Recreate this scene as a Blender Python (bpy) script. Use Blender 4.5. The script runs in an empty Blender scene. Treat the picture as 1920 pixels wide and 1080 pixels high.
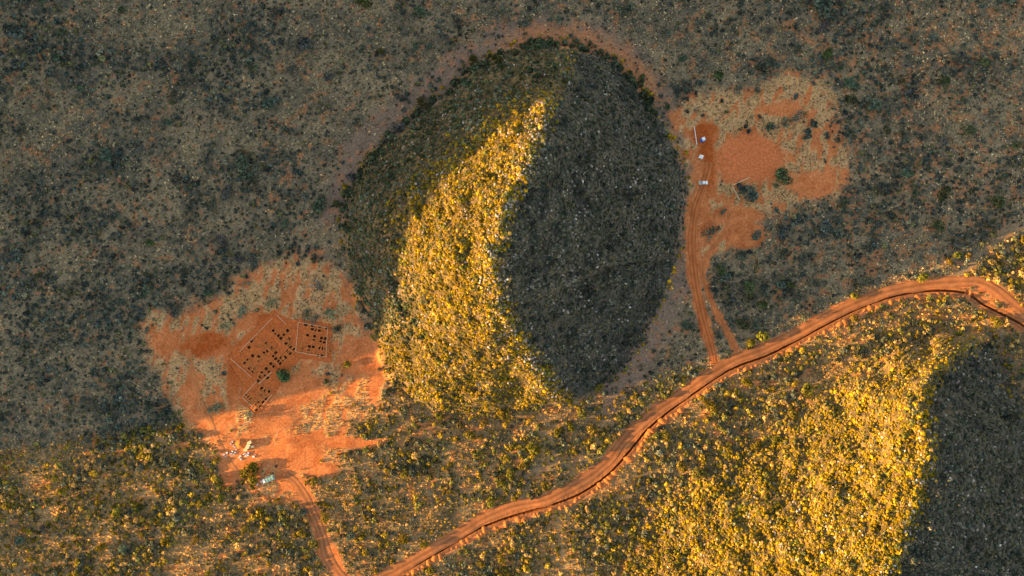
import bpy, bmesh, math, random
import numpy as np
from mathutils import Vector, Matrix

scene = bpy.context.scene
COL = scene.collection
R = math.radians

# ------------------------------------------------------------------ camera, sky, sun
S = 0.30            # metres per photo pixel on the plain
HC = 400.0          # drone height
cam_d = bpy.data.cameras.new("camera")
cam = bpy.data.objects.new("camera", cam_d)
cam.location = (0, 0, HC)
cam.rotation_euler = (0, 0, 0)
cam_d.sensor_width = 36
cam_d.lens = 36 * HC / (1920 * S)
cam_d.clip_end = 5000
COL.objects.link(cam)
scene.camera = cam

SUN_EL, SUN_AZ = R(8.6), R(10.0)      # light travels towards +x, a little towards +y
world = bpy.data.worlds.new("World")
scene.world = world
world.use_nodes = True
nt = world.node_tree
sky = nt.nodes.new("ShaderNodeTexSky")
sky.sky_type = 'NISHITA'
sky.sun_disc = False
sky.sun_elevation = SUN_EL
sky.sun_rotation = R(260)
sky.altitude = 1200
sky.air_density = 1.0
sky.dust_density = 1.2
sky.ozone_density = 1.0
nt.nodes["Background"].inputs[1].default_value = 0.142
warm = nt.nodes.new("ShaderNodeVectorMath"); warm.operation = 'MULTIPLY'      # dusty, warm evening air
warm.inputs[1].default_value = (1.27, .96, .71)
nt.links.new(sky.outputs[0], warm.inputs[0])
nt.links.new(warm.outputs[0], nt.nodes["Background"].inputs[0])

sun_d = bpy.data.lights.new("sun", 'SUN')
sun_d.energy = 5.0
sun_d.angle = R(0.45)
sun_d.color = (1.0, 0.60, 0.17)
sun = bpy.data.objects.new("sun", sun_d)
ldir = Vector((math.cos(SUN_EL) * math.cos(SUN_AZ), math.cos(SUN_EL) * math.sin(SUN_AZ), -math.sin(SUN_EL)))
sun.rotation_euler = ldir.to_track_quat('-Z', 'Y').to_euler()
sun.location = (-300, -50, 300)
COL.objects.link(sun)

scene.view_settings.view_transform = 'Standard'
scene.view_settings.look = 'None'
scene.view_settings.gamma = 1
scene.view_settings.exposure = 2.25

# ------------------------------------------------------------------ numeric helpers
def vnoise(x, y, seed=0):
    x = np.asarray(x, float); y = np.asarray(y, float)
    xi = np.floor(x).astype(np.int64); yi = np.floor(y).astype(np.int64)
    fx = x - xi; fy = y - yi
    fx = fx * fx * (3 - 2 * fx); fy = fy * fy * (3 - 2 * fy)
    def h(a, b):
        n = (a * 374761393 + b * 668265263 + seed * 974634777) & 0xffffffff
        n = ((n ^ (n >> 13)) * 1274126177) & 0xffffffff
        n = ((n ^ (n >> 16)) * 2246822519) & 0xffffffff
        return ((n ^ (n >> 15)) & 0xffffff) / float(0xffffff)
    a = h(xi, yi); b = h(xi + 1, yi); c = h(xi, yi + 1); d = h(xi + 1, yi + 1)
    return (a * (1 - fx) + b * fx) * (1 - fy) + (c * (1 - fx) + d * fx) * fy

def fbm(x, y, seed=0, oct=4):
    v = 0; a = 0.5; t = 0
    for i in range(oct):
        v = v + a * vnoise(x * 2 ** i + 17.3 * i, y * 2 ** i - 9.1 * i, seed + i); t += a; a *= 0.5
    return v / t

def sm(a, b, x):
    t = np.clip((x - a) / (b - a), 0, 1)
    return t * t * (3 - 2 * t)

def seg_dist(u, v, pts, closed=False):
    """distance to a polyline, plus running parameter of the nearest point"""
    best = np.full(np.shape(u), 1e9); par = np.zeros(np.shape(u))
    n = len(pts)
    for i in range(n if closed else n - 1):
        x0, y0 = pts[i][:2]; x1, y1 = pts[(i + 1) % n][:2]
        dx, dy = x1 - x0, y1 - y0
        t = np.clip(((u - x0) * dx + (v - y0) * dy) / (dx * dx + dy * dy + 1e-9), 0, 1)
        d = np.hypot(u - x0 - t * dx, v - y0 - t * dy)
        m = d < best
        best = np.where(m, d, best); par = np.where(m, i + t, par)
    return best, par

def inside(u, v, pts):
    r = np.zeros(np.shape(u), bool)
    n = len(pts)
    for i in range(n):
        x0, y0 = pts[i]; x1, y1 = pts[(i + 1) % n]
        c = ((y0 > v) != (y1 > v)) & (u < (x1 - x0) * (v - y0) / (y1 - y0 + 1e-12) + x0)
        r ^= c
    return r

def sdist(u, v, pts):      # positive inside
    d, _ = seg_dist(u, v, pts, True)
    return np.where(inside(u, v, pts), d, -d)

# ------------------------------------------------------------------ layout (photo pixels, unprojected to the ground)
HILL1 = [(1055,76),(1110,85),(1160,115),(1195,160),(1225,205),(1255,260),(1280,310),(1290,360),(1283,420),(1270,480),
         (1248,540),(1225,600),(1200,650),(1160,705),(1120,735),(1080,748),(1000,772),(930,786),(850,775),(780,755),
         (735,715),(705,660),(690,600),(660,540),(645,470),(640,400),(652,350),(690,300),(730,250),(790,205),(850,160),
         (890,120),(940,95),(1000,80)]
RIDGE1 = [(1056,95,5),(1042,140,24),(1022,195,43),(1003,260,54),(972,330,60),(938,400,63),(922,470,62),(922,530,57),
          (940,590,47),(978,650,32),(1022,710,15),(1046,738,6)]
HILL2 = [(1840,612),(1760,622),(1680,640),(1590,680),(1500,735),(1420,800),(1320,850),(1240,905),(1190,965),(1155,1040),(1140,1120),
         (1150,1300),(1300,1500),(1700,1560),(1950,1500),(2050,1300),(2060,1100),(2030,950),(1990,850),(1945,750),(1910,670),(1880,622)]
RIDGE2 = [(1850,632,4),(1795,660,16),(1740,705,28),(1722,765,36),(1735,840,43),(1722,920,47),(1690,1000,50),(1650,1090,50),(1600,1250,40),(1600,1400,15)]
CLEAR_L = [(268,610),(290,590),(370,575),(430,540),(480,505),(540,482),(600,480),(650,510),(675,570),(695,640),(735,700),(720,755),
           (655,785),(660,830),(640,860),(590,880),(562,900),(575,925),(530,948),(480,930),(440,890),(415,850),(380,832),(350,800),
           (330,760),(310,700),(280,670)]
CLEAR_R = [(1250,215),(1300,180),(1350,162),(1430,158),(1500,138),(1550,148),(1560,200),(1580,260),(1590,320),(1575,365),
           (1530,375),(1470,388),(1420,410),(1402,462),(1370,455),(1340,470),(1310,482),(1288,470),(1285,420),(1300,370),(1290,300),(1268,250)]
PAD = [(512,583),(545,600),(560,598),(622,608),(622,680),(565,672),(540,700),(515,740),(484,778),(448,752),(455,720),(425,675),(440,650)]
ROAD = [(660,1112),(700,1090),(745,1067),(800,1036),(860,1002),(905,973),(960,950),(1020,938),(1065,916),(1105,893),(1140,864),(1165,831),
        (1190,804),(1230,771),(1275,741),(1325,706),(1375,676),(1430,655),(1480,632),(1540,600),(1600,570),(1660,548),(1720,535),
        (1780,529),(1828,528),(1861,540),(1889,564),(1925,592),(1990,640)]
TRENCH = [(690,1114),(747,1078),(798,1050),(836,1028),(895,993),(955,970),(1010,954),(1060,938),(1100,919),(1146,885),(1191,833),(1216,804),(1258,769),
          (1311,731),(1353,702),(1388,685),(1433,669),(1477,648),(1536,616),(1596,585),(1640,567),(1678,555),(1731,546),(1778,545),(1811,549)]
TRENCH2 = [(1824,556),(1844,571),(1883,591),(1920,611),(1985,655)]
TRK_L = [(535,893),(552,903),(568,926),(586,961),(603,1002),(612,1036),(625,1062),(650,1095),(670,1120)]
TRK_L2 = [(602,1000),(625,1035),(640,1070),(652,1090)]
TRK_A = [(1340,682),(1334,655),(1322,612),(1311,568),(1301,510),(1297,450),(1303,395),(1318,352),(1327,322),(1329,304)]
TRK_B = [(1384,668),(1368,633),(1347,592),(1326,548),(1317,512),(1324,482),(1344,456),(1362,430),(1368,400)]
TRK_E = [(352,655),(360,695),(374,742),(394,790),(416,842),(446,890),(482,924),(520,940),(556,926)]
TRK_C = [(1960,412),(1920,420),(1888,430),(1860,452),(1836,480),(1815,500),(1792,516)]
TRK_D = [(985,903),(1010,882),(1060,866),(1100,860),(1130,872)]

DARK = [(460,100,60,90,1),(380,150,60,60,.6),(455,325,55,50,1.2),(190,310,80,50,.8),(90,450,90,70,.7),(230,560,60,60,.9),(60,560,80,80,.6),
        (230,420,80,50,.5),(400,400,60,50,.7),(130,650,120,80,.6),(200,770,80,40,1),(270,770,40,30,.8),(60,75,40,30,1),(150,120,50,20,.5),
        (300,240,50,30,.6),(1540,30,40,45,1.2),(1640,60,50,40,.6),(1750,130,80,50,.6),(1850,150,60,60,.5),(1620,200,60,50,.8),
        (1660,340,70,50,.7),(1760,380,60,50,.7),(1840,430,40,40,.8),(1540,430,60,30,.8),(1480,480,60,30,.7),(1420,550,60,40,.9),
        (1620,450,50,30,.5),(1440,120,30,20,.8),(1850,300,80,60,.5),(1130,775,60,40,.5),(1420,770,80,25,.5),(780,880,50,20,.6)]
PALE = [(640,100,70,110,1),(600,270,60,50,.6),(60,190,100,40,.6),(270,40,90,30,.5),(1230,80,90,50,.9),(1380,90,100,30,.7),(1700,460,50,35,1.2),
        (1480,70,60,40,.4),(1820,40,60,25,.5),(1400,600,60,30,.5),(30,350,40,40,.4),(620,450,80,40,.3),(1260,600,40,60,.4),(810,905,70,30,.6)]

def hill(u, v, outl, ridge, rnd=1.32):
    wu = (fbm(u / 48, v / 48, 15, 3) - .5) * 30; wv = (fbm(u / 48, v / 48, 16, 3) - .5) * 30
    ins = sdist(u + wu, v + wv, outl)
    dr, par = seg_dist(u + (fbm(u / 34, v / 34, 14, 3) - .5) * 26, v, ridge)
    hr = np.interp(par, np.arange(len(ridge)), [q[2] for q in ridge])
    w = np.clip(ins, 0, None)
    k = w / (w + dr + 1e-6)
    z = hr * (1 - (1 - k) ** rnd) if rnd < 1.5 else hr * (.35 * k + .65 * k * k * (3 - 2 * k))
    z = z + (fbm(u / 60, v / 60, 5) - .5) * (14 if rnd < 1.5 else 7) * sm(0, .3, k) * (1 - .6 * sm(.75, 1, k)) + (fbm(u / 22, v / 22, 8, 3) - .5) * 5.0 * sm(0, .25, k)
    return np.maximum(z, 0) * (w > 0), k * (w > 0), ins

def undul(u, v):
    return (fbm(u / 150, v / 110, 21, 3) - .5) * 2.6 + (fbm(u / 34, v / 26, 22, 2) - .5) * 0.55

TERR = {}
def base_height(u, v):
    z1, k1, i1 = hill(u, v, HILL1, RIDGE1)
    z2, k2, i2 = hill(u, v, HILL2, RIDGE2, 1.7)
    z = undul(u, v) + z1 + z2
    return z, k1, i1, k2, i2

def unproj(u, v, z):
    f = S * (HC - z) / HC
    return (u - 960) * f, (540 - v) * f

# the mountain west of the frame whose long shadow lies over the plain
T0, MW = -480.0, 150.0
TE = math.tan(SUN_EL)
ca, sa = math.cos(SUN_AZ), math.sin(SUN_AZ)
EDGE = [(0,885),(150,856),(300,815),(480,756),(600,722),(717,652),(735,560),(752,490),(769,420),(813,362),(863,312),(940,247),(1020,195)]
def crest_profile():
    u = np.array([e[0] for e in EDGE], float); v = np.array([e[1] for e in EDGE], float)
    z = base_height(u, v)[0]
    z = z + np.where(z > 3, 1.7, 0.4)
    X, Y = unproj(u, v, z)
    t = X * ca + Y * sa; s = -X * sa + Y * ca
    h = z + (t - T0) * TE
    o = np.argsort(s); s = s[o]; h = np.maximum.accumulate(h[o])
    s = np.concatenate([[-900, -400, -200, -110, s[0] - 25], s, [s[-1] + 25, 240, 600, 1000]])
    h = np.concatenate([[0, 8, 22, 27, h[0] - 1], h, [h[-1] + 12, 175, 120, 0]])
    return s, h
CS, CH = crest_profile()
def mountain(X, Y):
    t = X * ca + Y * sa; s = -X * sa + Y * ca
    h = np.interp(s, CS, CH)
    low = 1 - np.clip((s + 30) / 30, 0, 1)
    h = h + (vnoise(s / 18, s * 0, 31) - .5) * (2.5 + 9 * low) + (vnoise(s / 5, s * 0, 32) - .5) * (1.4 + 8 * low)
    g = np.clip(1 - np.abs(t - T0) / MW, 0, 1)
    return h * g

# ------------------------------------------------------------------ materials
def new_mat(name):
    m = bpy.data.materials.new(name); m.use_nodes = True
    n = m.node_tree; n.nodes.clear()
    out = n.nodes.new("ShaderNodeOutputMaterial")
    return m, n, out

def soil_mat(name, color=None, attr=None, var=0.35, scale=0.9, bump=0.25):
    m, n, out = new_mat(name)
    b = n.nodes.new("ShaderNodeBsdfPrincipled")
    b.inputs["Roughness"].default_value = 0.95
    b.inputs["Specular IOR Level"].default_value = 0.05
    geo = n.nodes.new("ShaderNodeNewGeometry")
    tex = n.nodes.new("ShaderNodeTexNoise"); tex.inputs["Scale"].default_value = scale; tex.inputs["Detail"].default_value = 5
    n.links.new(geo.outputs["Position"], tex.inputs["Vector"])
    mr = n.nodes.new("ShaderNodeMapRange")
    mr.inputs[1].default_value = .3; mr.inputs[2].default_value = .7
    mr.inputs[3].default_value = 1 - var; mr.inputs[4].default_value = 1 + var
    n.links.new(tex.outputs[0], mr.inputs[0])
    mul = n.nodes.new("ShaderNodeVectorMath"); mul.operation = 'SCALE'
    if attr:
        a = n.nodes.new("ShaderNodeAttribute"); a.attribute_name = attr
        n.links.new(a.outputs["Color"], mul.inputs[0])
    else:
        mul.inputs[0].default_value = color
    n.links.new(mr.outputs[0], mul.inputs[3])
    n.links.new(mul.outputs[0], b.inputs["Base Color"])
    bp = n.nodes.new("ShaderNodeBump"); bp.inputs["Strength"].default_value = bump; bp.inputs["Distance"].default_value = 0.35
    n.links.new(tex.outputs[0], bp.inputs["Height"]); n.links.new(bp.outputs[0], b.inputs["Normal"])
    n.links.new(b.outputs[0], out.inputs[0])
    return m

def leaf_mat(name, instanced, transl=0.25):
    m, n, out = new_mat(name)
    if instanced:
        a = n.nodes.new("ShaderNodeAttribute"); a.attribute_type = 'INSTANCER'; a.attribute_name = "tint"
        csock = a.outputs["Color"]
    else:
        a = n.nodes.new("ShaderNodeObjectInfo"); csock = a.outputs["Color"]
    l = n.nodes.new("ShaderNodeAttribute"); l.attribute_name = "lv"
    mul = n.nodes.new("ShaderNodeVectorMath"); mul.operation = 'SCALE'
    n.links.new(csock, mul.inputs[0]); n.links.new(l.outputs["Fac"], mul.inputs[3])
    d = n.nodes.new("ShaderNodeBsdfDiffuse"); t = n.nodes.new("ShaderNodeBsdfTranslucent")
    n.links.new(mul.outputs[0], d.inputs[0]); n.links.new(mul.outputs[0], t.inputs[0])
    mx = n.nodes.new("ShaderNodeMixShader"); mx.inputs[0].default_value = transl
    n.links.new(d.outputs[0], mx.inputs[1]); n.links.new(t.outputs[0], mx.inputs[2])
    n.links.new(mx.outputs[0], out.inputs[0])
    return m

def plain_mat(name, color, rough=0.6, metal=0.0, var=0.12, scale=3.0):
    m, n, out = new_mat(name)
    b = n.nodes.new("ShaderNodeBsdfPrincipled")
    b.inputs["Roughness"].default_value = rough; b.inputs["Metallic"].default_value = metal
    tc = n.nodes.new("ShaderNodeTexCoord")
    tex = n.nodes.new("ShaderNodeTexNoise"); tex.inputs["Scale"].default_value = scale; tex.inputs["Detail"].default_value = 4
    n.links.new(tc.outputs["Object"], tex.inputs["Vector"])
    mr = n.nodes.new("ShaderNodeMapRange"); mr.inputs[1].default_value = .3; mr.inputs[2].default_value = .7
    mr.inputs[3].default_value = 1 - var; mr.inputs[4].default_value = 1 + var
    mul = n.nodes.new("ShaderNodeVectorMath"); mul.operation = 'SCALE'; mul.inputs[0].default_value = color
    n.links.new(tex.outputs[0], mr.inputs[0]); n.links.new(mr.outputs[0], mul.inputs[3])
    n.links.new(mul.outputs[0], b.inputs["Base Color"]); n.links.new(b.outputs[0], out.inputs[0])
    return m

M_GROUND = soil_mat("ground_soil", attr="albedo", var=.30)
M_ROAD = soil_mat("road_dirt", attr="albedo", var=.12, scale=.5, bump=.1)
M_HEAP = soil_mat("heaped_soil", color=(.44, .145, .045), var=.25, scale=1.6)
M_PIT = soil_mat("dark_pit_soil", color=(.19, .055, .022), var=.2, scale=2)  # darker soil for the pit walls and floor
M_LEAF = leaf_mat("leaves", False)
M_LEAFS = leaf_mat("leaves_scattered", True)
M_ROCKS = leaf_mat("rock_scattered", True, 0.0)
M_BARK = plain_mat("bark", (.10, .075, .055), .9)
M_TIMBER = plain_mat("raw_timber", (.60, .42, .27), .8, scale=6)
M_WHITE = plain_mat("white_paint", (.80, .80, .80), .35, var=.05)
M_GLASS = plain_mat("dark_glass", (.02, .025, .03), .08, var=.02)
M_TYRE = plain_mat("tyre_rubber", (.02, .02, .02), .8)
M_STEEL = plain_mat("grey_steel", (.42, .44, .46), .45, .3)
M_TEAL = plain_mat("teal_tarpaulin", (.17, .30, .27), .7, var=.2)
M_BLUE = plain_mat("blue_plastic", (.03, .12, .50), .4, var=.08)
M_RED = plain_mat("red_lens", (.45, .03, .02), .3)
M_LAMP = plain_mat("clear_lens", (.8, .8, .75), .15)
M_RUBBLE = plain_mat("pale_rubble", (.62, .60, .62), .9, var=.3)
M_BRICK = plain_mat("cream_brick", (.72, .58, .34), .9, var=.3, scale=5)

# ------------------------------------------------------------------ object helpers
def tag(o, label=None, cat=None, group=None, kind=None):
    if label: o["label"] = label
    if cat: o["category"] = cat
    if group: o["group"] = group
    if kind: o["kind"] = kind
    return o

def mesh_np(name, verts, faces, mat, smooth=False, attrs=None):
    """verts (n,3), faces (m,k) numpy"""
    me = bpy.data.meshes.new(name)
    verts = np.ascontiguousarray(verts, np.float32); faces = np.ascontiguousarray(faces, np.int32)
    me.vertices.add(len(verts)); me.vertices.foreach_set("co", verts.ravel())
    if len(faces):
        k = faces.shape[1]
        me.loops.add(faces.size); me.loops.foreach_set("vertex_index", faces.ravel())
        me.polygons.add(len(faces))
        me.polygons.foreach_set("loop_start", np.arange(0, faces.size, k, dtype=np.int32))
        me.polygons.foreach_set("loop_total", np.full(len(faces), k, np.int32))
        me.polygons.foreach_set("use_smooth", np.full(len(faces), smooth, bool))
    for an, (typ, data) in (attrs or {}).items():
        at = me.attributes.new(an, typ, 'POINT')
        data = np.asarray(data)
        if typ == 'FLOAT_COLOR':
            d = np.ones((len(verts), 4), np.float32); d[:, :3] = data
            at.data.foreach_set("color", d.ravel())
        elif typ == 'FLOAT_VECTOR':
            at.data.foreach_set("vector", np.ascontiguousarray(data, np.float32).ravel())
        elif typ == 'INT':
            at.data.foreach_set("value", np.ascontiguousarray(data, np.int32))
        else:
            at.data.foreach_set("value", np.ascontiguousarray(data, np.float32))
    me.update(calc_edges=True); me.validate()
    if mat: me.materials.append(mat)
    return me

def link(name, me, parent=None, loc=None):
    o = bpy.data.objects.new(name, me); COL.objects.link(o)
    if parent: o.parent = parent
    if loc is not None: o.location = loc
    return o

def empty(name, loc, rz=0, sc=1):
    o = bpy.data.objects.new(name, None); COL.objects.link(o)
    o.location = loc; o.rotation_euler = (0, 0, rz); o.scale = (sc, sc, sc)
    o.empty_display_size = .5
    return o

def bm_mesh(name, bm, mat, smooth=False):
    me = bpy.data.meshes.new(name); bm.normal_update(); bm.to_mesh(me); bm.free()
    me.materials.append(mat)
    if smooth:
        for p in me.polygons: p.use_smooth = True
    return me

def bm_box(bm, c, s, bevel=0.0, taper=(1, 1), rot=0.0):
    r = bmesh.ops.create_cube(bm, size=1)
    for w in r["verts"]:
        top = w.co.z > 0
        x, y, z = w.co.x * s[0], w.co.y * s[1], w.co.z * s[2]
        if top: x *= taper[0]; y *= taper[1]
        if rot:
            x, y = x * math.cos(rot) - y * math.sin(rot), x * math.sin(rot) + y * math.cos(rot)
        w.co = (x + c[0], y + c[1], z + c[2])
    if bevel:
        ed = list({e for w in r["verts"] for e in w.link_edges})
        bmesh.ops.bevel(bm, geom=ed, offset=bevel, segments=2, affect='EDGES', profile=.7)

def bm_cyl(bm, c, r, h, axis='Z', n=16, r2=None):
    m = Matrix.Translation(c)
    if axis == 'Y': m = m @ Matrix.Rotation(R(90), 4, 'X')
    if axis == 'X': m = m @ Matrix.Rotation(R(90), 4, 'Y')
    bmesh.ops.create_cone(bm, cap_ends=True, segments=n, radius1=r, radius2=r if r2 is None else r2, depth=h, matrix=m)

# ------------------------------------------------------------------ terrain
STEP = 3.0
U0, V0 = -201.0, -201.0
NU, NV = 775, 495
ufine = U0 + STEP * np.arange(NU); vfine = V0 + STEP * np.arange(NV)
def outer(lo, hi, n0):
    a = [];  x = 0; d = 6.0
    while x < n0: x += d; d = min(d * 1.25, 60); a.append(x)
    return np.array(a)
oL, oR = outer(0, 0, 2600), outer(0, 0, 2200)
us = np.concatenate([ufine[0] - oL[::-1], ufine, ufine[-1] + oR])
vs = np.concatenate([vfine[0] - oR[::-1], vfine, vfine[-1] + oR])
UU, VV = np.meshgrid(us, vs)
Z, K1, I1, K2, I2 = base_height(UU, VV)
# earthworks: flatten roads, cut the trench, sink the ground under the building pad
dtr, _ = seg_dist(UU, VV, TRENCH); dtr2, _ = seg_dist(UU, VV, TRENCH2)
dtm = np.minimum(dtr, dtr2) * S
Znat = Z.copy()
Z = Z - 1.7 * (1 - sm(1.0, 1.9, dtm))
sp = sdist(UU, VV, PAD) * S
Z = Z - 2.5 * sm(.8, 2.0, sp)

iu0 = len(oL); iv0 = len(oR)
ZF = Znat[iv0:iv0 + NV, iu0:iu0 + NU]
def bil(A, u, v):
    x = np.clip((np.asarray(u, float) - U0) / STEP, 0, NU - 1.001); y = np.clip((np.asarray(v, float) - V0) / STEP, 0, NV - 1.001)
    i = x.astype(int); j = y.astype(int); fx = x - i; fy = y - j
    return (A[j, i] * (1 - fx) + A[j, i + 1] * fx) * (1 - fy) + (A[j + 1, i] * (1 - fx) + A[j + 1, i + 1] * fx) * fy
def ground(u, v): return bil(ZF, u, v)
def P(u, v, dz=0.0):
    z = float(ground(u, v)); x, y = unproj(u, v, z)
    return Vector((float(x), float(y), z + dz))

def mixc(a, b, w):
    return a * (1 - w[..., None]) + np.asarray(b, float) * w[..., None]

def gauss(u, v, L):
    g = 0
    for (a, b, ra, rb, w) in L:
        g = g + w * np.exp(-((u - a) / ra) ** 2 - ((v - b) / rb) ** 2)
    return g

def patch(u, v):
    """how much the scrub closes up (0 open straw .. 1 closed dark bush)"""
    d = (fbm(u / 70, v / 60, 41, 4) - .5) * 2.0 + .40 + .55 * gauss(u, v, DARK) - .7 * gauss(u, v, PALE)
    return np.clip(d, 0, 1)

def wob(u, v, a=14):
    return (fbm(u / 26, v / 26, 51, 4) - .5) * 2 * a

def clear_masks(u, v):
    w_ = wob(u, v, 22) + (fbm(u / 8, v / 8, 53, 2) - .5) * 16
    cl = sdist(u, v, CLEAR_L) + w_; cr = sdist(u, v, CLEAR_R) + w_
    return sm(-16, 16, cl), sm(-14, 14, cr)

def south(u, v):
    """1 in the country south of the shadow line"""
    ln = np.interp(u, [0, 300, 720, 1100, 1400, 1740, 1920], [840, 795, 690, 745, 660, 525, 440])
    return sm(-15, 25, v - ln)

TYRES = [[(545,860),(620,838),(700,800),(742,768)],[(470,770),(530,792),(600,834),(650,845)],[(700,690),(668,750),(612,812),(560,870)],[(560,905),(520,860),(500,800),(520,750)],
         [(300,620),(360,640),(420,640)],[(395,800),(440,760),(450,700)],[(1310,380),(1360,400),(1400,445)],[(1340,360),(1420,380),(1520,350)],[(690,640),(640,690),(600,760),(560,800)],[(350,790),(420,820),(500,830)]]
BARE_E = [(1405,295,66,50),(1322,252,30,24),(1325,320,22,60),(1395,440,40,26),(1310,410,26,60),(1300,490,15,60),(1520,345,50,26),(1470,205,40,14),(1380,405,50,20)]
def hardbare(u, v):
    w = wob(u, v, 8) / 40
    b = np.zeros(np.shape(u))
    for (a, c, ra, rb) in BARE_E:
        b = np.maximum(b, sm(1.15, .85, np.hypot((u - a) / ra, (v - c) / rb) + w))
    for (a, c, ra, rb) in [(385,648,60,28),(470,838,42,28),(525,775,36,40),(565,725,46,36),(555,850,64,40),(670,670,40,40),(436,720,14,70),(480,600,40,18),(310,640,30,24),(400,790,40,36),(430,865,22,60),(600,880,40,16),(640,830,70,12),(690,668,26,40),(700,730,12,30),(360,740,16,60)]:
        b = np.maximum(b, sm(1.2, .7, np.hypot((u - a) / ra, (v - c) / rb) + w))
    b = np.maximum(b, sm(-10, 6, sdist(u, v, PAD)))
    for (L, hw) in [(TRK_L, 12), (TRK_A, 9), (TRK_B, 5), (TRK_L2, 6)]:
        b = np.maximum(b, 1 - sm(hw, hw + 5, seg_dist(u, v, L)[0] + wob(u, v, 5)))
    b = np.maximum(b, 1 - sm(10, 14, seg_dist(u, v, ROAD)[0] + wob(u, v, 5)))
    d = np.minimum(seg_dist(u, v, TRENCH)[0], seg_dist(u, v, TRENCH2)[0])
    b = np.maximum(b, (1 - sm(9, 14, d + wob(u, v, 6))))
    return np.clip(b, 0, 1)

STRAW_B = [(450,560,40,30),(560,515,70,28),(620,560,45,40),(640,610,30,24),(300,655,14,40),(350,700,26,40),(400,690,36,40),(625,745,40,48),
           (690,725,20,50),(600,800,50,16),(660,765,40,40),(335,720,14,40),(430,580,30,30),(580,588,30,12),(510,572,30,10),(1430,180,140,40),(1500,200,50,40),(1500,290,26,70),(1545,250,30,90),
           (1320,200,40,30),(1360,250,16,30),(1345,340,14,20),(1420,395,40,20),(1360,395,40,14),(1480,350,16,24),(1450,225,40,22)]
def straw_mask(u, v):
    f = fbm(u / 9 + v / 40, v / 20 - u / 60, 64, 4) + .13 * np.clip(gauss(u, v, [q + (1,) for q in STRAW_B]), 0, 1)
    return sm(.49, .62, f)

def softbare(u, v):
    d = np.minimum(seg_dist(u, v, TRK_C)[0] - 6, seg_dist(u, v, TRK_D)[0] - 5)
    return 1 - sm(0, 6, d + wob(u, v, 5))

def ring(u, v, i1):
    """brown bare apron round the foot of the hill"""
    w = sm(-62, -28, i1 + wob(u, v, 22)) * (i1 < 6)
    lo = ((v > 640) & (u < 1130)) | ((u < 720) & (v > 420))
    return w * np.where(lo, .15, 1)

def east_shade(u, v):
    """1 on the steep eastern faces, whose shade is put into ground and scrub colours"""
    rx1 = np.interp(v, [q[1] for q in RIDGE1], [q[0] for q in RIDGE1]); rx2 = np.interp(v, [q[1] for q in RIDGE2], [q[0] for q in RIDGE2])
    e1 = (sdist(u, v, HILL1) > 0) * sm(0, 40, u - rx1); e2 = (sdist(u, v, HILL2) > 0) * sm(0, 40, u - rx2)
    return np.maximum(e1, e2)

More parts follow.
